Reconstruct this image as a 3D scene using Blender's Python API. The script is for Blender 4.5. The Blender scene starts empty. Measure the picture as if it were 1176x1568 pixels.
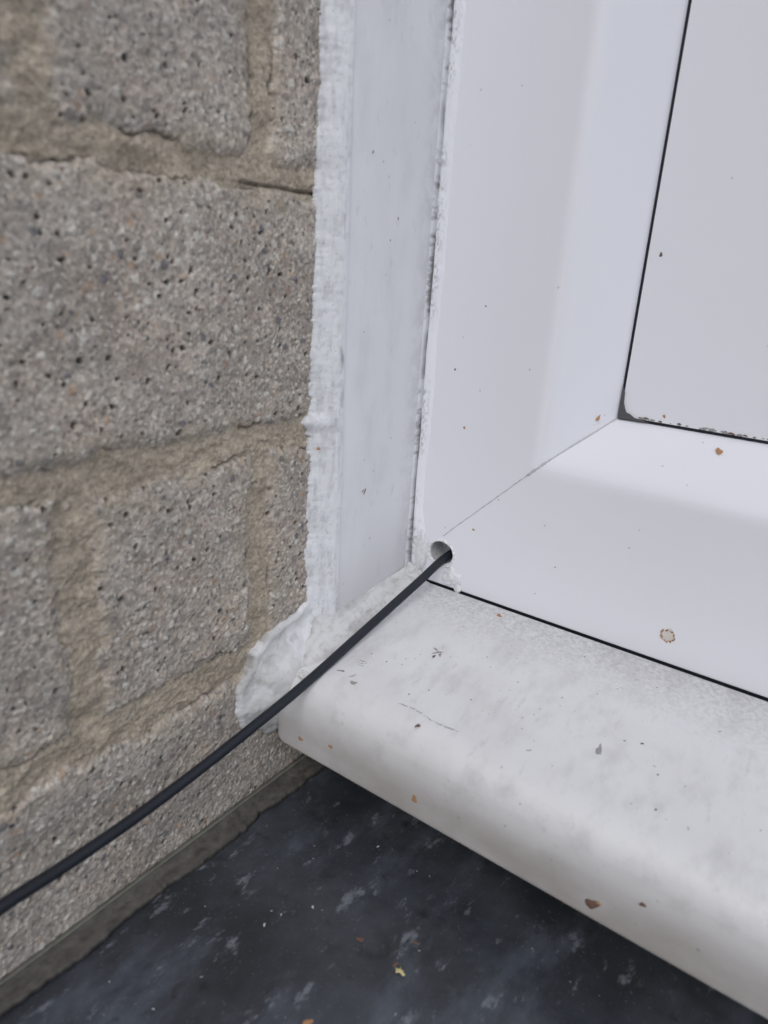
import bpy, bmesh, math, random
import numpy as np
from mathutils import Vector, Matrix, noise
scn=bpy.context.scene
scn.view_settings.view_transform='Standard'; scn.view_settings.look='None'; scn.view_settings.exposure=0

# ---------------------------------------------------------------- noise
def _h(ix,iy,s):
    ix=ix.astype(np.int64); iy=iy.astype(np.int64)
    n=(ix*374761393+iy*668265263+s*1274126177)&0xffffffff
    n=((n^(n>>13))*1274126177)&0xffffffff
    n=(n^(n>>16))&0xffffffff
    n=((n^(n>>15))*2246822519)&0xffffffff
    return ((n^(n>>13))&0xffffff)/float(0xffffff)
def vn(x,y,s=0):
    ix=np.floor(x); iy=np.floor(y); fx=x-ix; fy=y-iy
    fx=fx*fx*(3-2*fx); fy=fy*fy*(3-2*fy)
    a=_h(ix,iy,s); b=_h(ix+1,iy,s); c=_h(ix,iy+1,s); d=_h(ix+1,iy+1,s)
    return (a*(1-fx)+b*fx)*(1-fy)+(c*(1-fx)+d*fx)*fy
def fbm(x,y,s=0,o=4):
    r=0; a=.5; t=0
    for i in range(o):
        r=r+a*vn(x,y,s+i*17); t+=a; x,y=(x*1.62-y*1.22)+3.1,(x*1.22+y*1.62)+7.7; a*=.5
    return r/t
def worley(x,y,s=0):
    ix=np.floor(x); iy=np.floor(y)
    best=np.full(x.shape,9.0); sec=np.full(x.shape,9.0); bx=ix.copy(); by=iy.copy()
    for dx in (-1,0,1):
        for dy in (-1,0,1):
            cx=ix+dx; cy=iy+dy
            px=cx+_h(cx,cy,s); py=cy+_h(cx,cy,s+5)
            d=np.hypot(px-x,py-y)
            m=d<best
            sec=np.where(m,best,np.minimum(sec,d))
            best=np.where(m,d,best); bx=np.where(m,cx,bx); by=np.where(m,cy,by)
    return best,sec,bx,by
def ss(a,b,x):
    t=np.clip((x-a)/(b-a),0,1); return t*t*(3-2*t)
def C3(*c): return np.array(c,dtype=float)

# ---------------------------------------------------------------- materials
def new_mat(name):
    m=bpy.data.materials.new(name); m.use_nodes=True
    return m,m.node_tree,m.node_tree.nodes["Principled BSDF"]
def N(nt,t,**k):
    n=nt.nodes.new(t)
    for a,b in k.items(): setattr(n,a,b)
    return n
def vcol_mat(name,rough=.8,bscale=2500,bstr=.3,bdist=.0002,spec=.3):
    m,nt,p=new_mat(name)
    a=N(nt,"ShaderNodeAttribute"); a.attribute_name="Col"
    tc=N(nt,"ShaderNodeTexCoord"); n=N(nt,"ShaderNodeTexNoise"); n.inputs["Scale"].default_value=bscale; n.inputs["Detail"].default_value=3
    nt.links.new(tc.outputs["Object"],n.inputs["Vector"])
    b=N(nt,"ShaderNodeBump"); b.inputs["Strength"].default_value=bstr; b.inputs["Distance"].default_value=bdist
    nt.links.new(n.outputs["Fac"],b.inputs["Height"]); nt.links.new(b.outputs[0],p.inputs["Normal"])
    nt.links.new(a.outputs["Color"],p.inputs["Base Color"])
    p.inputs["Roughness"].default_value=rough; p.inputs["Specular IOR Level"].default_value=spec
    return m
class G:
    """small node helper"""
    def __init__(s,nt): s.nt=nt; s.tc=N(nt,"ShaderNodeTexCoord")
    def noise(s,scale,det=5,rough=.6,msc=(1,1,1),rot=0,loc=(0,0,0)):
        n=N(s.nt,"ShaderNodeTexNoise"); n.inputs["Scale"].default_value=scale; n.inputs["Detail"].default_value=det; n.inputs["Roughness"].default_value=rough
        mp=N(s.nt,"ShaderNodeMapping"); mp.inputs["Scale"].default_value=msc; mp.inputs["Rotation"].default_value=(0,0,rot); mp.inputs["Location"].default_value=loc
        s.nt.links.new(s.tc.outputs["Object"],mp.inputs[0]); s.nt.links.new(mp.outputs[0],n.inputs["Vector"]); return n.outputs[0]
    def xyz(s,i):
        x=N(s.nt,"ShaderNodeSeparateXYZ"); s.nt.links.new(s.tc.outputs["Object"],x.inputs[0]); return x.outputs[i]
    def rng(s,src,a,b,c,d):
        r=N(s.nt,"ShaderNodeMapRange"); r.interpolation_type='SMOOTHSTEP'
        for i,v in enumerate((a,b,c,d)): r.inputs[i+1].default_value=v
        s.nt.links.new(src,r.inputs[0]); return r.outputs[0]
    def mul(s,a,b):
        m=N(s.nt,"ShaderNodeMath",operation='MULTIPLY'); s.nt.links.new(a,m.inputs[0])
        if isinstance(b,float): m.inputs[1].default_value=b
        else: s.nt.links.new(b,m.inputs[1])
        return m.outputs[0]
    def mix(s,f,a,b):
        x=N(s.nt,"ShaderNodeMix",data_type='RGBA'); s.nt.links.new(f,x.inputs[0])
        for k,v in ((6,a),(7,b)):
            if isinstance(v,tuple): x.inputs[k].default_value=(*v,1)
            else: s.nt.links.new(v,x.inputs[k])
        return x.outputs[2]
    def bump(s,p,src,st,dist):
        b=N(s.nt,"ShaderNodeBump"); b.inputs["Strength"].default_value=st; b.inputs["Distance"].default_value=dist
        s.nt.links.new(src,b.inputs["Height"]); s.nt.links.new(b.outputs[0],p.inputs["Normal"])
def upvc_mat(name,col,rough=.32,dirt=.25,dirtcol=(.50,.48,.45),scale=60,kind=None):
    m,nt,p=new_mat(name); L=nt.links.new; g=G(nt)
    out=g.mix(g.rng(g.noise(scale,2),.25,.80,0,dirt),col,dirtcol)
    if kind=='sill':
        grime=g.mul(g.rng(g.xyz(1),.024,.060,0,1),g.rng(g.noise(650,5,.75),.36,.68,.08,.62))
        out=g.mix(grime,out,(.32,.315,.325))
        out=g.mix(g.rng(g.noise(1,7,.64,(110,55,110),.35),.46,.74,0,.38),out,(.44,.435,.435))
        out=g.mix(g.rng(g.noise(1,5,.7,(300,90,300),.5,(.2,.3,0)),.58,.76,0,.42),out,(.38,.37,.37))
        nose=g.mul(g.rng(g.xyz(2),-.052,-.070,0,1),g.rng(g.noise(38,6,.6,(.5,1,1)),.25,.7,.45,.95))  # warm grime plus weak bounce off the dark roof, painted into lower nose
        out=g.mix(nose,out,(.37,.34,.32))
    if kind=='trim':
        out=g.mix(g.rng(g.noise(1,6,.65,(60,60,22),0,(.3,0,.2)),.47,.75,0,.30),out,(.50,.50,.50))
        out=g.mix(g.rng(g.noise(1,5,.7,(240,240,110),0,(.1,0,.2)),.58,.74,0,.25),out,(.42,.42,.42))
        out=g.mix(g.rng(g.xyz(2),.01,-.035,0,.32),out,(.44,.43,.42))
        # grime gathered towards the joint with the frame
        out=g.mix(g.mul(g.rng(g.xyz(1),.044,.058,0,1),g.rng(g.noise(200,5,.7),.35,.65,.10,.50)),out,(.42,.41,.41))
    v=N(nt,"ShaderNodeTexVoronoi"); v.inputs["Scale"].default_value=110; L(g.tc.outputs["Object"],v.inputs["Vector"])
    c=N(nt,"ShaderNodeMath",operation='LESS_THAN'); c.inputs[1].default_value=.045; L(v.outputs["Distance"],c.inputs[0])
    out=g.mix(g.mul(c.outputs[0],.4),out,(.3,.27,.23))
    L(out,p.inputs["Base Color"])
    p.inputs["Specular IOR Level"].default_value=.4
    L(g.rng(g.noise(40,2),.3,.7,rough-.02,rough+.05),p.inputs["Roughness"])
    g.bump(p,g.noise(900,4),.12,.0001)
    return m
def flat_mat(name,col,rough=.6,var=.25,scale=800,spec=.3):
    m,nt,p=new_mat(name); g=G(nt); n=g.noise(scale,4)
    nt.links.new(g.mix(n,tuple(c*(1-var) for c in col),tuple(min(1,c*(1+var)) for c in col)),p.inputs["Base Color"])
    p.inputs["Roughness"].default_value=rough; p.inputs["Specular IOR Level"].default_value=spec
    g.bump(p,n,.2,.0002)
    return m

# ---------------------------------------------------------------- mesh helpers
def link(o,parent=None):
    scn.collection.objects.link(o)
    if parent: o.parent=parent
    return o
def grid_obj(name,P,mat,col=None,parent=None):
    n,m=P.shape[:2]
    me=bpy.data.meshes.new(name)
    idx=np.arange(n*m).reshape(n,m)
    q=np.stack([idx[:-1,:-1],idx[1:,:-1],idx[1:,1:],idx[:-1,1:]],-1).reshape(-1,4)
    me.vertices.add(n*m); me.vertices.foreach_set("co",P.reshape(-1).astype(np.float32))
    me.loops.add(q.size); me.loops.foreach_set("vertex_index",np.ascontiguousarray(q).reshape(-1).astype(np.int32))
    me.polygons.add(len(q)); me.polygons.foreach_set("loop_start",np.arange(0,q.size,4,dtype=np.int32))
    me.polygons.foreach_set("loop_total",np.full(len(q),4,dtype=np.int32))
    me.update(calc_edges=True)
    me.polygons.foreach_set("use_smooth",np.ones(len(q),dtype=bool))
    if col is not None:
        a=me.color_attributes.new("Col","FLOAT_COLOR","POINT")
        c=np.ones((n*m,4),dtype=np.float32); c[:,:3]=np.clip(col.reshape(-1,3),0,1); a.data.foreach_set("color",c.reshape(-1))
    me.materials.append(mat); me.validate()
    return link(bpy.data.objects.new(name,me),parent)
def poly_obj(name,verts,faces,mat,parent=None,smooth_angle=None):
    me=bpy.data.meshes.new(name); me.from_pydata(verts,[],faces); me.materials.append(mat)
    bm=bmesh.new(); bm.from_mesh(me); bmesh.ops.recalc_face_normals(bm,faces=bm.faces); bm.to_mesh(me); bm.free()
    if smooth_angle is not None:
        for p in me.polygons: p.use_smooth=True
        me.set_sharp_from_angle(angle=math.radians(smooth_angle))
    return link(bpy.data.objects.new(name,me),parent)
BOX=[(0,1,3,2),(4,5,7,6),(0,1,5,4),(2,3,7,6),(0,2,6,4),(1,3,7,5)]
def box(name,X,Y,Z,mat,parent=None): return poly_obj(name,[(x,y,z) for x in X for y in Y for z in Z],BOX,mat,parent)
def axis(segs):
    out=[]
    for a,b,n in segs: out+=list(np.linspace(a,b,n,endpoint=False))
    out.append(segs[-1][1]); return np.array(out)

# ================================================================ BRICK WALL (face x=0, runs along y)
def joint_fields(y,z):
    k=np.round((z-.0375)/.0758); zc=.0375+.0758*k
    wob=(fbm(y*70,z*70,3)-.5)*.0058+(fbm(y*300,z*300,9)-.5)*.0036+(fbm(y*1000,z*1000,10,2)-.5)*.0010
    hwb=np.where(k==1,.0042,np.where(k==-1,.0056,.0048))
    db=np.abs(z-zc)-hwb
    c=np.floor((z-.0375)/.0758).astype(int)
    dp=np.full(y.shape,1.0)
    for y0,hw in [(-.0222,.0040),(-.0862,.0052)]+[(-.0862-.2255*i,.0052) for i in range(1,12)]:
        dp=np.where(c%2==1,np.minimum(dp,np.abs(y-y0)-hw),dp)
    for y0 in [-.198-.2255*i for i in range(12)]:
        dp=np.where(c%2==0,np.minimum(dp,np.abs(y-y0)-.005),dp)
    return np.minimum(db,dp)+wob
ya=axis([(-2.4,-.4,120),(-.4,-.16,160),(-.16,-.128,70),(-.128,.006,470),(.006,.07,20)])
za=axis([(-.10,.178,940),(.178,.26,100),(.26,1.2,220)])
Yg,Zg=np.meshgrid(ya,za,indexing='ij')
d=joint_fields(Yg,Zg)
mort=1-ss(-.0008,.0010,d)
u=Yg*1000; w=Zg*1000      # mm
wu=u+(fbm(u*.8,w*.8,21)-.5)*1.4; ww=w+(fbm(u*.8,w*.8,22)-.5)*1.4
f1,f2,cx,cy=worley(wu/1.00,ww/1.00,31)
r1=_h(cx,cy,41); r2=_h(cx,cy,42)
e1,e2,ex,ey=worley(wu/.55,ww/.55,35); r5=_h(ex,ey,43)
g1,g2,gx,gy=worley(wu/3.0,ww/3.0,51)
q1=_h(gx,gy,61); q2=_h(gx,gy,62)
p1,_,px,py=worley(wu/4.2,ww/4.2,71); t1=_h(px,py,81); t2=_h(px,py,82)
big=fbm(u/26,w/26,5); med=fbm(u/5,w/5,6); fine=fbm(u*1.3,w*1.3,8,3); gr2=fbm(u/1.5,w/1.5,12,3)
grain=np.clip(1-f1/.62,0,1)
srad=.15+.30*_h(gx,gy,63)**1.8
stone=(q1>.48)&(g1<srad)
hstone=np.where(stone,np.sqrt(np.clip(1-(g1/srad)**2,0,1)),0)
pit=(t1>.52); prad=.06+.18*t2**1.8
pitd=np.where(pit,ss(1.0,.5,p1/prad),0)
H=.00028*(r1-.4)*grain**.5+.00010*(r5-.5)+.00050*(gr2-.5)+.0006*(med-.5)+.0006*(big-.5)
H=H+hstone*np.where(q2<.5,.00034,.00014)-pitd*.0012
edge=ss(.0040,0,d)
Hb=H-edge**2*.0009
mg1,mg2,mx_,my_=worley(wu/.6,ww/.6,91); mr=_h(mx_,my_,92)
Hm=-.0016+.0026*(fbm(u/9,w/5,13)-.38)+.0009*(med-.5)+.00022*(mr-.5)+.0005*(gr2-.5)
crev=np.exp(-((d-.0002)/.00040)**2)*ss(.52,.66,fbm(u/12,w/12,15))*.65
crev=np.maximum(crev,np.exp(-((Zg-.1108-(fbm(u/14,w/40,18)-.5)*.0016)/.00060)**2)*ss(-.036,-.024,Yg)*.9)
Xw=Hb*(1-mort)+Hm*mort-crev*.0016
base=C3(.475,.420,.362)[None,None]*(0.80+.38*(big[...,None]))*(0.84+.32*med[...,None])
pink=ss(.5,.75,fbm(u/13,w/13,25))[...,None]
base=base*(1-pink*.4)+base*C3(1.03,.95,.90)*pink*.4
col=base*(.74+.42*r1[...,None])*(.86+.26*r5[...,None])*(.86+.28*gr2[...,None])
def put(mask,c):
    global col
    mk=mask[...,None]; col=col*(1-mk)+np.array(c)[None,None]*mk
soft=ss(.55,.36,f1)
put(soft*(r2>.88)*.70,(.68,.65,.58))
put(soft*(r2<.12)*.66,(.18,.165,.15))
put(soft*((r2>.50)&(r2<.515))*.5,(.44,.30,.18))
sf=np.where(stone,ss(1.0,.80,g1/srad),0)
put(sf*(q2<.42)*.75,(.66,.63,.56))
put(sf*((q2>=.42)&(q2<.76))*.68,(.245,.225,.205))
put(sf*((q2>=.76)&(q2<.84))*.55,(.46,.30,.19))
put(sf*(q2>=.88)*.75,(.12,.125,.145))
col=col*(1-.75*pitd[...,None])
gap=np.clip((f2-f1)/.16,0,1)[...,None]; col=col*(.85+.15*gap)
# weathering: greyer, darker drifts over the faces
wth=ss(.50,.72,fbm(u/18,w/9,27))[...,None]*.22; col=col*(1-wth)+C3(.25,.235,.22)*wth
mcol=C3(.455,.388,.300)[None,None]*(.70+.50*fbm(u/7,w/7,33)[...,None])*(.80+.36*mr[...,None])*(.84+.32*gr2[...,None])
mk=mort[...,None]
sm=(ss(.0085,.0,d)*ss(.40,.68,fbm(u/8,w/5,36)))[...,None]*.65
col=col*(1-sm)+mcol*sm
col=col*(1-mk)+mcol*mk
put(mort*soft*(r2>.93)*.5,(.58,.54,.47)); put(mort*soft*(r2<.07)*.55,(.20,.175,.145))
col=col*(1-.60*crev[...,None])
col=col*(.88+.24*fine[...,None])
brick_m=vcol_mat("gritty_brick_and_mortar",.95,2200,.45,.00022,.15)
wall=bpy.data.objects.new("brick_wall",None); link(wall)
grid_obj("brick_face",np.stack([Xw,Yg,Zg],-1),brick_m,col,wall)
box("wall_body",(-.21,-.006),(-2.4,.3),(-3,1.2),flat_mat("brick_plain",(.34,.29,.25),.9,.3,300),wall)
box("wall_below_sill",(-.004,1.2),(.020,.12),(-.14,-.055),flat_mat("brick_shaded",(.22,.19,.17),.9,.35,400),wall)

# ================================================================ WINDOW FRAME
white_f=upvc_mat("white_upvc_frame",(.79,.795,.84),.30,.05,scale=10)
white_p=upvc_mat("white_panel",(.81,.82,.865),.30,.04,scale=8)
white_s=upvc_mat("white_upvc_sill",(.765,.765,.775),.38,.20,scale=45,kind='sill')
white_t=upvc_mat("white_upvc_trim",(.79,.79,.81),.40,.12,scale=35,kind='trim')
black_g=flat_mat("black_gasket_and_gap_shade",(.018,.02,.028),.5,.3,900)
win=bpy.data.objects.new("window_frame",None); link(win)
x0,z0,x1,z1=-.0003,-.0326,.86,1.12
def bez(a,b,c,n):
    return [((1-t)**2*a[0]+2*t*(1-t)*b[0]+t*t*c[0],(1-t)**2*a[1]+2*t*(1-t)*b[1]+t*t*c[1]) for t in [i/n for i in range(n+1)]]
prof=[(.0,.115)]+bez((0,.0608),(0,.0600),(.0008,.0600),4)+bez((.0545,.0600),(.0590,.0600),(.0615,.0630),12)+bez((.0752,.0812),(.0764,.0828),(.0766,.0850),5)+[(.0766,.115)]
def ring(prof):
    V=[];F=[];n=len(prof)
    for s,y in prof:
        V+=[(x0+s,y,z0+s),(x1-s,y,z0+s),(x1-s,y,z1-s),(x0+s,y,z1-s)]
    for i in range(n):
        j=(i+1)%n
        for k in range(4):
            l=(k+1)%4; F.append((i*4+k,i*4+l,j*4+l,j*4+k))
    return V,F
V,F=ring(prof)
fr=poly_obj("outer_frame",V,F,white_f,win,28)
HX,HZ=.0212,-.0186
bm=bmesh.new(); bmesh.ops.create_cone(bm,cap_ends=True,segments=40,radius1=.0052,radius2=.0052,depth=.030,matrix=Matrix.Translation((HX,.055,HZ))@Matrix.Rotation(math.radians(90),4,'X'))
rr=random.Random(3)
for v in bm.verts:
    k=1+.03*math.sin(3*math.atan2(v.co.z-HZ,v.co.x-HX)+1)+rr.uniform(-.03,.03); v.co.x=HX+(v.co.x-HX)*k*1.05; v.co.z=HZ+(v.co.z-HZ)*k*.93
cm=bpy.data.meshes.new("cut"); bm.to_mesh(cm); bm.free(); cut=bpy.data.objects.new("cut",cm); link(cut)
cm.materials.append(flat_mat("hole_inside",(.50,.50,.51),.8,.5,500))
fr.data.materials.append(cm.materials[0])
md=fr.modifiers.new("b","BOOLEAN"); md.operation='DIFFERENCE'; md.object=cut; md.solver='EXACT'
bpy.context.view_layer.update()
dg=bpy.context.evaluated_depsgraph_get(); nm=bpy.data.meshes.new_from_object(fr.evaluated_get(dg)); fr.modifiers.clear(); fr.data=nm
bpy.data.objects.remove(cut)
V,F=ring([(.0764,.0838),(.0778,.0838),(.0778,.095),(.0764,.095)]); poly_obj("glazing_gasket",V,F,black_g,win)
s=.0776
box("infill_panel",(x0+s,x1-s),(.0832,.105),(z0+s,z1-s),white_p,win)
box("sill_gap_shade_strip",(.010,x1),(.0612,.080),(-.040,-.0320),black_g,win)  # added black strip, stands in for the shadow between frame and sill
seam_m=flat_mat("mitre_seam_dirt",(.42,.42,.43),.7,.3,1500)
def ribbon(name,pts,nrm,wid,mat,parent,off=.00006):
    V=[];F=[]; n=len(pts)
    for i,p in enumerate(pts):
        p=Vector(p); a=Vector(pts[max(0,i-1)]); b=Vector(pts[min(n-1,i+1)])
        t=(b-a).normalized(); nn=Vector(nrm).normalized(); sd=t.cross(nn).normalized()
        wd=wid*(.6+.8*rr.random())/2
        V+=[tuple(p+nn*off+sd*wd),tuple(p+nn*off-sd*wd)]
    for i in range(n-1): F.append((2*i,2*i+1,2*i+3,2*i+2))
    return poly_obj(name,V,F,mat,parent)
pts=[]
for i in range(40):
    s=.0215+(.0546-.0215)*i/39; k=rr.uniform(-.00006,.00006); pts.append((x0+s+k,.0600,z0+s-k))
ribbon("mitre_seam",pts,(0,-1,0),.00030,seam_m,win)
cu=bpy.data.curves.new("mitre_weld","CURVE"); cu.dimensions='3D'; cu.bevel_depth=.00050; cu.bevel_resolution=2
bp=[(s_,y_) for s_,y_ in prof if .0544<s_<.0765]
dn=[]
for i in range(len(bp)-1):
    for t in (0,.25,.5,.75): dn.append((bp[i][0]*(1-t)+bp[i+1][0]*t,bp[i][1]*(1-t)+bp[i+1][1]*t))
sp=cu.splines.new('POLY'); sp.points.add(len(dn)-1)
for p,(s_,y_) in zip(sp.points,dn):
    j=rr.uniform(-.00012,.00012); p.co=(x0+s_+j,y_+.00008,z0+s_-j,1); p.radius=rr.uniform(.6,1.3)
cu.materials.append(flat_mat("weld_line",(.50,.50,.51),.7,.35,1500)); link(bpy.data.objects.new("mitre_weld",cu),win)
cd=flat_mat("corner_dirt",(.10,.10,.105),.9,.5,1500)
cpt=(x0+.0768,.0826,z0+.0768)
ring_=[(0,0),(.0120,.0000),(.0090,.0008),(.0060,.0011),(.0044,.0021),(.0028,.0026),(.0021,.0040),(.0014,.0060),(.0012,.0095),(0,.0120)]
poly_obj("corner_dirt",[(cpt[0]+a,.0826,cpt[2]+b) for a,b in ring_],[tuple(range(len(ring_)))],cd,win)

# ================================================================ WINDOW SILL
def sz(y): return -.0437+.18*y
sillp=[(.085,-.0375),(.0612,-.0358),(.0600,-.0350)]+bez((.0597,sz(.0592)-.0006),(.0594,sz(.059)),(.0585,sz(.0585)),3)+[(y,sz(y)) for y in (.045,.03,.015,.003)]
sillp+=bez((-.0060,sz(-.0060)),(-.0155,sz(-.0155)+.0002),(-.0164,-.0550),14)
sillp+=[(-.0165,-.0650)]+bez((-.0166,-.0742),(-.0166,-.0756),(-.0154,-.0757),4)
sillp+=[(-.0140,-.0757),(-.0138,-.060),(-.005,-.052),(.085,-.042)]
xs=[.0025,.0032,.0045]+list(np.linspace(.007,.2,60))+[.4,.6,.88]
V=[];F=[];n=len(sillp)
cy0=-.008; cz0=-.055
for i,x in enumerate(xs):
    k=[.84,.93,.98][i] if i<3 else 1
    for (y,z) in sillp:
        V.append((x,cy0+(y-cy0)*(k if y<cy0 else 1),cz0+(z-cz0)*(k if y<.0 else 1)))
for i in range(len(xs)-1):
    for j in range(n):
        l=(j+1)%n; F.append((i*n+j,i*n+l,(i+1)*n+l,(i+1)*n+j))
F.append(tuple(range(n))); F.append(tuple(range((len(xs)-1)*n,len(xs)*n)))
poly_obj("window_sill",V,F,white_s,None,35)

# ================================================================ REVEAL TRIM STRIP (faces +x)
def yj(z): return .0110-(z+.02)*.0195
V=[];F=[]
zs=np.linspace(-.044,1.1,60)
for z in zs:
    a=float(np.clip(yj(z),.004,.012))
    V+=[(.0005,a-.001,z),(.0052,a-.0004,z),(.0060,a+.0012,z),(.0062,.030,z),(.0061,.0575,z),(.0005,.0577,z)]
for i in range(len(zs)-1):
    for j in range(6):
        l=(j+1)%6; F.append((i*6+j,i*6+l,i*6+6+l,i*6+6+j))
poly_obj("reveal_trim",V,F,white_t,None,40)

# ================================================================ SEALANT
seal=bpy.data.objects.new("sealant",None); link(seal)
seal_m=vcol_mat("white_sealant",.55,1300,.35,.0002,.35)
# 1. vertical bead between brick and trim: thin, tooled flat, slightly dirty
zz=axis([(-.046,.178,700),(.178,1.1,200)]); qq=np.linspace(0,1,56)
Q,Z=np.meshgrid(qq,zz,indexing='ij'); zm=Z*1000; o1=zm*0
left=-.0000+(fbm(zm/9,o1,101)-.5)*.0032
left=left-.0034*np.exp(-((Z-.0405)/.0022)**2)-.0010*np.exp(-((Z-.088)/.004)**2)
rag=(fbm(zm/1.1,o1,102,4)-.5)*.0032
right=np.clip(yj(Z),.004,.012)+(fbm(zm/16,o1,103)-.5)*.0008+.0009
yy=left+(right-left)*Q+rag*np.exp(-Q/.05)
hx=np.interp(Q,[0,.03,.08,.20,.45,.8,1],[-.0012,-.0001,.0004,.0014,.0034,.0058,.00627])
hm=yy*1000
hx=hx+((fbm(hm/2.2,zm/9,105)-.5)*.0006+(fbm(hm*.8,zm*.5,106,4)-.5)*.00028)*ss(1,.8,Q)*ss(0,.05,Q)
w1,_,wx_,wy_=worley(hm/1.0,zm/1.2,107); pk=ss(.28,.12,w1)*(_h(wx_,wy_,108)>.80)*ss(.9,.7,Q)
hx=hx-pk*.00016
colr=np.ones(Q.shape+(3,))*C3(.76,.765,.785)
dirt=ss(.45,.8,fbm(hm/1.3,zm/6,109))*.32+pk*.34+np.exp(-Q/.07)*.45*ss(.35,.65,fbm(zm/2,o1,110))+ss(.50,.72,fbm(hm*.8,zm*.7,111))*.28*ss(.3,.6,fbm(hm/3,zm/12,112))
sc_=np.exp(-(((Z-.0625)/.0032)**2+((hm-9.0+(Z-.0625)*250)/.7)**2)); dirt=dirt+sc_*.8
dirt=np.clip(dirt,0,1)[...,None]; colr=colr*(1-dirt)+C3(.37,.365,.37)*dirt
grid_obj("bead_at_brick",np.stack([hx,yy,Z],-1),seal_m,colr,seal)
# 2. vertical bead between trim and frame with a dirty groove on its left
Q,Z=np.meshgrid(np.linspace(0,1,44),axis([(-.034,.178,700),(.178,1.1,160)]),indexing='ij'); zm=Z*1000; hm=Q*6; o1=zm*0
wid=.0040+(fbm(zm/13,o1,121)-.5)*.0018+.0030*ss(.0,-.02,Z)
xx=.0060+Q*(wid+.0010)+(fbm(zm/1.4,o1,122,3)-.5)*.0005*ss(.7,1,Q)
prof2=np.interp(Q,[0,.05,.13,.3,.6,.88,1],[.0562,.0570,.0588,.0588,.0591,.0598,.0602])
yy=prof2-((fbm(hm/2.0,zm/7,123)-.5)*.0004+(fbm(hm*1.0,zm*.8,124,3)-.5)*.00022)*np.sin(np.pi*Q)
groove=np.exp(-((Q-.13-(fbm(zm/9,o1,125)-.5)*.08)/.06)**2)*(.45+.55*ss(.30,.55,fbm(zm/14,o1,126)))
yy=yy+groove*.0006
colr=np.ones(Q.shape+(3,))*C3(.775,.785,.82)
dirt=np.clip(groove*.88+ss(.44,.70,fbm(hm*1.3,zm*.8,127))*.48*ss(.3,.6,fbm(zm/14,o1,128))*ss(.95,.3,Q),0,1)[...,None]
colr=colr*(1-dirt)+C3(.21,.205,.205)*dirt
grid_obj("bead_at_frame",np.stack([xx,yy,Z],-1),seal_m,colr,seal)
# 3. fillet between trim foot and sill
Yq=axis([(-.012,.0590,220)]); Q,Y2=np.meshgrid(np.linspace(0,1,50),Yq,indexing='ij'); ym=Y2*1000; o2=ym*0
top=np.interp(Y2,[-.012,-.004,.004,.0136,.03,.058],[.0005,.0060,.0100,.0088,.0072,.0052])+(fbm(ym/9,o2,141)-.5)*.0012
xw=np.interp(Y2,[-.012,.0,.0136,.03,.058],[.0110,.0140,.0160,.0168,.0178])+(fbm(ym/9,o2,142)-.5)*.0020+(fbm(ym/1.5,o2,143,3)-.5)*.0009
xs0=np.interp(Y2,[-.012,.004,.012,.06],[.0018,.0030,.0060,.0064])
X3=xs0+(xw-xs0)*Q
Z3=sz(Y2)+top*(1-Q)**1.6+.0004*ss(1,.90,Q)-.0002-.0010*ss(-.007,-.012,Y2)
hm=Q*11
Z3=Z3+(fbm(hm/6,ym/10,144,2)-.5)*.0014*np.sin(np.pi*Q)+(fbm(hm/1.5,ym/3,145,3)-.5)*.0004*np.sin(np.pi*Q)
colr=np.ones(Q.shape+(3,))*C3(.66,.655,.65)
dirt=np.clip(ss(.35,.72,fbm(hm/3,ym/8,146))*.50+ss(.50,.75,fbm(hm*1.0,ym*.6,147))*.34,0,1)[...,None]
colr=colr*(1-dirt)+C3(.37,.36,.355)*dirt
grid_obj("fillet_on_sill",np.stack([X3,Y2,Z3],-1),seal_m,colr,seal)
# 4. smeared lump closing the sill end against the brick
poly=np.array([(6,-29),(1,-27.6),(-5,-28.8),(-12,-29.8),(-20,-33.6),(-27,-38.2),(-32.2,-46.2),(-34.2,-53),(-34.0,-58),(-31,-64),(-26,-67),(-21.4,-70.6),(-16.6,-73.9),(-8,-74.6),(12,-74.6),(12,-30)])/1000.
yl=np.linspace(-.039,.012,260); zl=np.linspace(-.078,-.025,270)
Y4,Z4=np.meshgrid(yl,zl,indexing='ij')
yw=Y4+(fbm(Y4*150,Z4*150,161)-.5)*.0040+(fbm(Y4*700,Z4*700,171)-.5)*.0008; zw=Z4+(fbm(Y4*150,Z4*150,162)-.5)*.0040
inside=np.zeros(Y4.shape,bool); dist=np.full(Y4.shape,9.)
for i in range(len(poly)):
    a=poly[i]; b=poly[(i+1)%len(poly)]
    cond=((a[1]>zw)!=(b[1]>zw)); xi=(b[0]-a[0])*(zw-a[1])/(b[1]-a[1]+1e-12)+a[0]
    inside^=cond&(yw<xi)
    if 13<=i<=14: continue
    ab=b-a; t=np.clip(((yw-a[0])*ab[0]+(zw-a[1])*ab[1])/(ab@ab),0,1)
    dist=np.minimum(dist,np.hypot(yw-a[0]-t*ab[0],zw-a[1]-t*ab[1]))
for _ in range(40):
    dist[1:-1,1:-1]=np.where(dist[1:-1,1:-1]>.003,(dist[:-2,1:-1]+dist[2:,1:-1]+dist[1:-1,:-2]+dist[1:-1,2:]+dist[1:-1,1:-1]*2)/6,dist[1:-1,1:-1])
sd=np.where(inside,dist,-dist)
H4=np.where(sd>0,.0018*np.sqrt(np.clip(1-(1-np.clip(sd/.0026,0,1))**2,0,1))+.56*np.sqrt(np.clip(sd-.0026,0,1)**2+.0015**2)-.00084,-.0028)
H4=np.minimum(H4,.0122+.15*(H4-.0122))
H4=np.where(sd>0,H4+((fbm(Y4*85,Z4*85,163,2)-.5)*.0034+(fbm(Y4*280,Z4*280,164,2)-.5)*.0009+(fbm(Y4*800,Z4*800,172,2)-.5)*.00022)*ss(0,.006,sd),H4)
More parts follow.
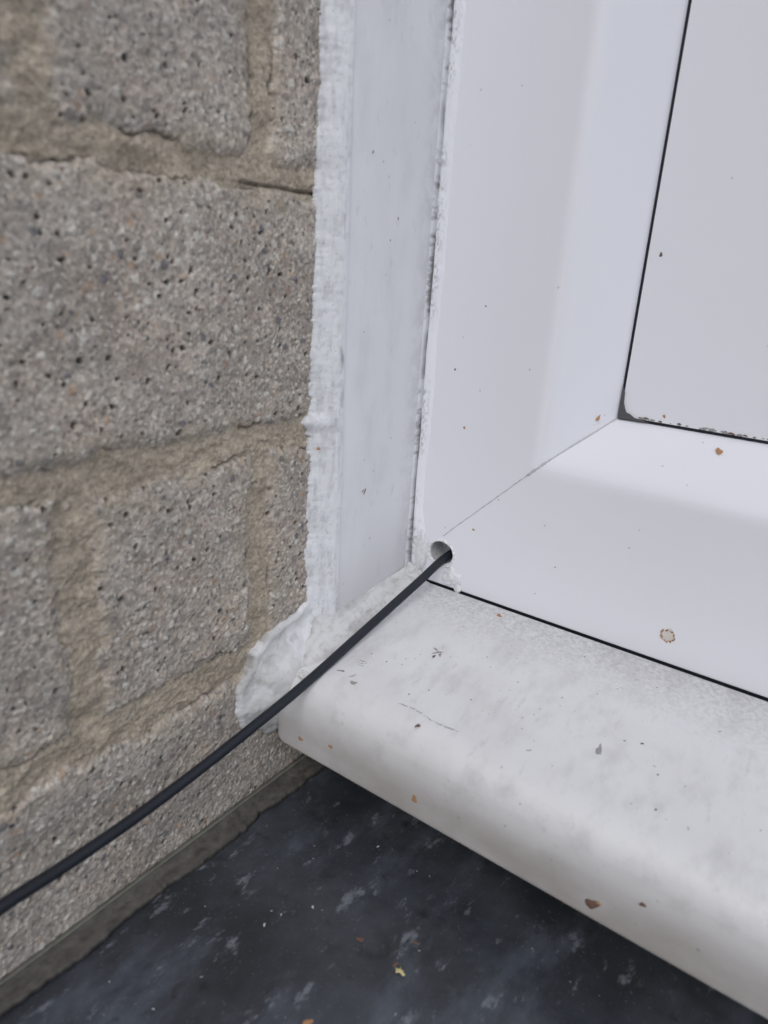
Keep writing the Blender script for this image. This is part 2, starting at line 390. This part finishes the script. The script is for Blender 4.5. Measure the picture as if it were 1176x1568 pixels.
colr=np.ones(Y4.shape+(3,))*C3(.62,.615,.605)
dirt=np.clip(ss(.36,.68,fbm(Y4*110,Z4*110,165))*.52+.55*ss(.0013,-.0006,sd)+ss(.50,.72,fbm(Y4*450,Z4*450,166))*.32,0,1)[...,None]
colr=colr*(1-dirt)+C3(.33,.315,.30)*dirt
wh=np.clip(ss(.48,.62,fbm(Y4*120,Z4*120,168))*.60+ss(-.022,-.014,Y4)*ss(-.060,-.048,Z4)*.35,0,1)[...,None]; colr=colr*(1-wh)+C3(.77,.77,.775)*wh
grid_obj("smear_at_sill_end",np.stack([H4,Y4,Z4],-1),seal_m,colr,seal)
# 5. burr / sealant ring round the cable hole
A,R=np.meshgrid(np.linspace(0,2*np.pi,161),np.linspace(0,1,14),indexing='ij')
an=(np.abs(A-np.pi))*3
ro_=.0012+(fbm(an,an*0,181)-.5)*.0012+.0010*np.exp(-((np.angle(np.exp(1j*(A-5.2))))/.45)**2)+.0008*np.exp(-((np.angle(np.exp(1j*(A-3.6))))/.8)**2)
rad=.0051+(fbm(an*2,an*0,183)-.5)*.0006+R*ro_
Xh=HX+np.cos(A)*rad*1.05; Zh=HZ+np.sin(A)*rad*.94
Yh=.0602-.0009*np.sin(np.pi*np.clip(R*1.05,0,1))**.6*(.5+.7*fbm(an*1.2,R*2,182))
colr=np.ones(A.shape+(3,))*C3(.78,.785,.80)
dd=(ss(.42,.66,fbm(an*3,R*4,184))*.55)[...,None]; colr=colr*(1-dd)+C3(.36,.36,.36)*dd
grid_obj("burr_round_hole",np.stack([Xh,Yh,Zh],-1),seal_m,colr,seal)
def blob(name,c,rx,ry,rz,seed,col,am=.35):
    bm=bmesh.new(); bmesh.ops.create_icosphere(bm,subdivisions=5,radius=1)
    for v in bm.verts:
        k=1+am*noise.noise(v.co*1.5+Vector((seed,0,0)))+.10*noise.noise(v.co*4+Vector((seed,3,0)))
        v.co=Vector((c[0]+v.co.x*rx*k,c[1]+v.co.y*ry*k,c[2]+v.co.z*rz*k))
    me=bpy.data.meshes.new(name); bm.to_mesh(me); bm.free()
    for p in me.polygons: p.use_smooth=True
    a=me.color_attributes.new("Col","FLOAT_COLOR","POINT")
    for i,v in enumerate(me.vertices):
        t=.5+.5*noise.noise(v.co*700); a.data[i].color=(col[0]*(.75+.25*t),col[1]*(.75+.25*t),col[2]*(.75+.25*t),1)
    me.materials.append(seal_m); return link(bpy.data.objects.new(name,me),seal)
blob("dab_below_hole",(.0268,.0598,-.0278),.0044,.0009,.0034,1,(.79,.79,.81),.5)
blob("dab_left_of_hole",(.0112,.0595,-.0205),.0032,.0012,.0090,4,(.77,.775,.79))
blob("dab_below_hole_small",(.0306,.0595,-.0316),.0015,.0008,.0018,8,(.8,.8,.8))
blob("dab_corner",(.0100,.0568,-.0300),.0042,.0030,.0040,12,(.68,.68,.68))
blob("dab_at_nose",(.0130,-.0116,-.0485),.0052,.0022,.0032,17,(.76,.76,.76),.5)

# ================================================================ CABLE
cpts=[(.0250,.086,-.0185),(.0226,.0632,-.0204),(.0205,.0447,-.0271),(.0175,.0076,-.0392),(.0165,-.0160,-.0457),(.0155,-.0367,-.0504),(.0145,-.0791,-.0568),(.0165,-.1059,-.0557),(.0185,-.1229,-.0534),(.0235,-.165,-.0520),(.030,-.24,-.062),(.05,-.36,-.085),(.09,-.52,-.0965),(.15,-.9,-.0965)]
cu=bpy.data.curves.new("cable","CURVE"); cu.dimensions='3D'; cu.bevel_depth=.00168; cu.bevel_resolution=6; cu.resolution_u=16; cu.use_fill_caps=True
sp=cu.splines.new('BEZIER'); sp.bezier_points.add(len(cpts)-1)
for p,c in zip(sp.bezier_points,cpts): p.co=c; p.handle_left_type=p.handle_right_type='AUTO'
link(bpy.data.objects.new("cable",cu)); cu.materials.append(flat_mat("black_cable_sheath",(.017,.020,.027),.48,.3,500,.35))

# ================================================================ FLAT ROOF, FLASHING FILLET
m,nt,p=new_mat("dark_roof_membrane"); L=nt.links.new; g=G(nt)
c=g.mix(g.rng(g.noise(22),.3,.7,0,1),(.028,.031,.037),(.058,.066,.079))
c=g.mix(g.rng(g.noise(55,7,.68,(1,.4,1),.25),.48,.72,0,.52),c,(.13,.150,.185))
c=g.mix(g.rng(g.noise(150,6,.72,(1,.45,1),.5,(.3,.1,0)),.57,.68,0,.55),c,(.27,.295,.33))
c=g.mix(g.rng(g.noise(1100,3),.62,.74,0,.5),c,(.20,.21,.22))
c=g.mix(g.rng(g.noise(90,4,.6,(1,1,1),0,(.7,.4,0)),.60,.72,0,.6),c,(.018,.018,.020))
L(c,p.inputs["Base Color"]); L(g.rng(g.noise(50),.3,.7,.30,.52),p.inputs["Roughness"])
g.bump(p,g.noise(180,6,.6,(1,.5,1),.3),.4,.0006)
ZR=-.0995
xa=axis([(.004,.20,260),(.20,3,40)]); yb=axis([(-3,-.25,40),(-.25,.03,340),(.03,.3,6)])
Xr,Yr=np.meshgrid(xa,yb,indexing='ij')
Zr=ZR+(fbm(Xr*35,Yr*35,201)-.5)*.0022*ss(.5,.3,np.abs(Yr))+(fbm(Xr*160,Yr*160,202)-.5)*.0005
grid_obj("flat_roof",np.stack([Xr,Yr,Zr],-1),m)
fy=axis([(-2.4,-.2,80),(-.2,.024,500)]); Q,Y5=np.meshgrid(np.linspace(0,1,30),fy,indexing='ij'); ym=Y5*1000
wv=.0080+(fbm(ym/14,ym*0,221)-.5)*.0034+(fbm(ym/2.2,ym*0,222)-.5)*.0014
tp=-.0942-(Y5+.0)*-.012
X5=.0003+wv*Q
Z5=tp+(ZR+.0012-tp)*np.interp(Q,[0,.12,.5,.92,1],[0,.05,.62,.93,1.35])+(fbm(Q*4,ym/4,223)-.5)*.0009*np.sin(np.pi*Q)
X5=X5+.0010*np.exp(-((Q-.08)/.06)**2)
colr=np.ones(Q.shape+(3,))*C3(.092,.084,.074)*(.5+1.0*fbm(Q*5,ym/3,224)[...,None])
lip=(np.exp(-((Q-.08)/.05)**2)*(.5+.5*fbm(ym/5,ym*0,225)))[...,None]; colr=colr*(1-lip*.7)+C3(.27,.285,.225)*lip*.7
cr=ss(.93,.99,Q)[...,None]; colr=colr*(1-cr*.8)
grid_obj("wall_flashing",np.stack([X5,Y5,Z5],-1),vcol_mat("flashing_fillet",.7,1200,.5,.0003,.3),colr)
poly_obj("ground",[(-150,-150,-3.0),(150,-150,-3.0),(150,150,-3.0),(-150,150,-3.0)],[(0,1,2,3)],flat_mat("ground_paving",(.22,.21,.19),.9,.3,2))

# ================================================================ DIRT SPECKS (one object)
DM={'rust':flat_mat("rust_speck",(.42,.23,.12),.9,.45,1800),'brown':flat_mat("brown_speck",(.16,.10,.075),.9,.5,1800),
    'grey':flat_mat("grey_scuff",(.33,.32,.32),.8,.4,1800),'pale':flat_mat("pale_speck",(.64,.59,.54),.9,.25,1800),'light':flat_mat("white_speck",(.50,.51,.52),.8,.3,1800)}
keys=list(DM); SV=[];SF=[];SM=[]
def speck(c,n,r,kind,asp=1,rot=0,dome=.12,seg=18,jag=.35):
    c=Vector(c); n=Vector(n).normalized()
    a=n.orthogonal().normalized() if abs(n.x)>.9 else Vector((1,0,0)); a=(a-n*a.dot(n)).normalized(); b=n.cross(a)
    ca,sa=math.cos(rot),math.sin(rot); A_=a*ca+b*sa; B_=b*ca-a*sa
    i0=len(SV); SV.append(tuple(c+n*(.00008+r*dome)))
    p1_,p2_=rr.uniform(0,6),rr.uniform(0,6)
    for i in range(seg):
        t=2*math.pi*i/seg; k=r*(1+jag*.6*math.sin(2*t+p1_)+jag*.5*math.sin(3*t+p2_)+jag*.5*(rr.random()-.5))
        SV.append(tuple(c+A_*math.cos(t)*k*asp+B_*math.sin(t)*k+n*.00005))
    for i in range(seg): SF.append((i0,i0+1+i,i0+1+(i+1)%seg)); SM.append(keys.index(kind))
f=(0,-1,0); sn=(0,-.177,.984); tn=(1,0,0); up=(0,0,1)
def S(x,y): return (x/1000,y/1000,sz(y/1000))
speck((.0712,.0764,.0444),(0,-.77,.64),.0012,'rust')
speck((.1131,.060,-.0223),f,.0022,'pale',1,0,.03)
for i in range(40):
    t=i*.16+rr.uniform(-.12,.12); k_=rr.uniform(.85,1.12); speck((.1131+.0023*k_*math.cos(t),.0599,-.0223+.0021*k_*math.sin(t)),f,.00028*rr.uniform(.4,1.4),rr.choice(['rust','rust','brown']))
for (x,z,r,k) in [(34.7,-4.7,.5,'rust'),(26.1,34.8,.5,'rust'),(19.7,56.1,.4,'brown'),(30,80,.3,'brown'),(50,60,.25,'grey'),(44,10,.25,'grey'),(70,-10,.3,'grey'),(95,5,.25,'grey')]:
    speck((x/1000,.060,z/1000),f,r/1000,k)
speck((.0815,.0832,.1006),f,.0006,'brown'); speck((.110,.0832,.125),f,.0003,'grey'); speck((.12,.0832,.075),f,.0003,'grey')
speck((.1136,.0768,.0401),(0,-.77,.64),.0011,'rust')
for i in range(34):
    x=.084+.045*rr.random()**1.6; speck((x,.0831,.0453+rr.uniform(0,.0004)),f,.00030*rr.uniform(.5,1.5),rr.choice(['grey','grey','brown']),rr.uniform(1,3.5))
speck((.0925,.0831,.0475),f,.0005,'rust')
speck(S(52.8,54.2),sn,.0008,'rust',1.5)
for (x,y,r,a,ro,k) in [(44.9,22.6,.42,5,.9,'grey'),(43.6,23.8,.35,4,-.5,'grey'),(46.4,22.0,.4,3.0,2.2,'grey'),(45.0,20.2,.4,2.5,1.4,'brown'),
    (25.0,4.2,.16,10,.1,'grey'),(25.4,3.0,.14,9,.15,'grey'),(26.2,2.0,.14,8,.1,'grey'),(110.3,10.5,.7,3.4,1.9,'grey'),(59.3,-11.0,.5,2.2,1.3,'brown'),(93,-1,.25,3,.8,'grey'),(120,20,.3,2,.2,'brown'),
    (29.5,-6.5,.7,2.2,.2,'grey'),(27.0,-4.0,.6,2.0,.8,'light'),(22,-4,.5,2.5,.4,'grey')]:
    speck(S(x,y),sn,r/1000,k,a,ro,.03,22,.45)
for i in range(44):
    t=i/43; x=49+22*t; y=-6.0-.4*t+.5*math.sin(t*7)+rr.uniform(-.2,.2)
    if rr.random()<.75: speck((x/1000,y/1000,sz(y/1000)+.00003),sn,.00012*rr.uniform(.5,1.6),'grey',3.0,-.05+rr.uniform(-.5,.5),.02,8,.5)
for (x,z,r,k) in [(14.8,-69.4,.9,'rust'),(28.7,-65.8,.75,'rust'),(63.8,-68.2,1.1,'rust'),(122.8,-70.2,1.7,'brown'),(124.4,-68.8,.7,'rust'),(135.3,-61.6,.75,'brown'),(95,-60,.3,'grey'),(80,-66,.3,'grey'),(150,-66,.4,'grey')]:
    speck((x/1000,-.0166,z/1000),f,r/1000,k)
speck((.0279,-.0128,-.0482),(0,-.7,.7),.0007,'brown',1.4); speck((.0262,-.0120,-.0475),(0,-.6,.8),.0006,'grey')
for i in range(80):
    x=rr.uniform(25,165); y=rr.uniform(-4,55); speck(S(x,y),sn,rr.uniform(.07,.24)/1000,rr.choice(['grey','brown','grey','grey','rust']),rr.uniform(1,2.2),rr.uniform(0,3))
for (y,z,r,a,k) in [(25.2,12.2,.35,3,'brown'),(24,12.6,.25,2,'brown'),(32,99.8,.3,1,'brown'),(35.8,106.9,.3,1.5,'brown'),(20,70,.25,1,'grey'),(40,30,.25,1,'grey'),(30,-8,.3,1,'grey'),(20,125,.4,1.4,'grey')]:
    speck((.0062,y/1000,z/1000),tn,r/1000,k,a,.3)
speck((.0034,.0015,.0318),(1,-.5,0),.0006,'rust')
for (x,y,r,k) in [(65.2,-45.5,1.0,'brown'),(77.8,-44.9,1.0,'brown'),(78.1,-35.9,.9,'brown'),(89.1,-35.8,1.0,'light'),(69.4,-73.8,1.2,'rust'),(50,-45,.6,'light'),(47,-46,.5,'light'),(40,-60,.5,'light'),(60,-20,.5,'light'),(95,-55,.7,'light'),(52,-62,.5,'light')]:
    speck((x/1000*1.02,y/1000,ZR+.0003),up,r*.8/1000,k,1.4,rr.uniform(0,3))
for i in range(90):
    speck((rr.uniform(.02,.15),rr.uniform(-.12,-.01),ZR+.0003),up,rr.uniform(.10,.28)/1000,rr.choice(['light','grey','grey']),rr.uniform(1,2),rr.uniform(0,3))
me=bpy.data.meshes.new("dirt_specks"); me.from_pydata(SV,[],SF)
for k in keys: me.materials.append(DM[k])
me.polygons.foreach_set("material_index",SM); link(bpy.data.objects.new("dirt_specks",me))
leaf=[(0,0),(1.2,.9),(2.6,.8),(3.2,1.6),(2.0,1.9),(1.9,3.0),(1.0,2.4),(.2,3.2),(-.2,1.9),(-1.4,1.6),(-.5,.9)]
V=[(.0812+a*.0008,-.0480+b*.0008,ZR+.0010+.0003*math.sin(i*2.1)) for i,(a,b) in enumerate(leaf)]+[(.0818,-.0466,ZR+.0017)]
poly_obj("leaf_fragment",V,[(i,(i+1)%11,11) for i in range(11)],flat_mat("dry_leaf",(.55,.47,.24),.8,.3,1500))

# ================================================================ LIGHT
wd=bpy.data.worlds.new("World"); scn.world=wd; wd.use_nodes=True; nt=wd.node_tree
bg=nt.nodes["Background"]; sky=nt.nodes.new("ShaderNodeTexSky"); sky.sky_type='NISHITA'; sky.sun_disc=False
EL,AZ=math.radians(45),math.radians(155)
sky.sun_elevation=EL; sky.sun_rotation=AZ; sky.air_density=1.0; sky.dust_density=1.6; sky.ozone_density=2.0
hs=nt.nodes.new("ShaderNodeHueSaturation"); hs.inputs["Saturation"].default_value=.70
nt.links.new(sky.outputs[0],hs.inputs["Color"]); nt.links.new(hs.outputs[0],bg.inputs["Color"]); bg.inputs["Strength"].default_value=.145
sl=bpy.data.lights.new("sun","SUN"); sl.energy=.75; sl.angle=math.radians(40); sl.color=(1,.985,.965)
so=link(bpy.data.objects.new("sun",sl))
sdir=Vector((math.sin(AZ)*math.cos(EL),math.cos(AZ)*math.cos(EL),math.sin(EL)))
so.rotation_euler=sdir.to_track_quat('Z','Y').to_euler()

# ================================================================ CAMERA
cam=bpy.data.cameras.new("camera"); co=link(bpy.data.objects.new("camera",cam))
R=Matrix(((.8043,-.2406,.5433),(.5911,.2319,-.7725),(.0599,.9425,.3288)))
co.matrix_world=Matrix.Translation((.157,-.176,.092))@R.to_4x4()
cam.sensor_fit='HORIZONTAL'; cam.sensor_width=36; cam.lens=33.28; cam.clip_start=.005; cam.clip_end=600
cam.dof.use_dof=True; cam.dof.focus_distance=.275; cam.dof.aperture_fstop=16
scn.camera=co
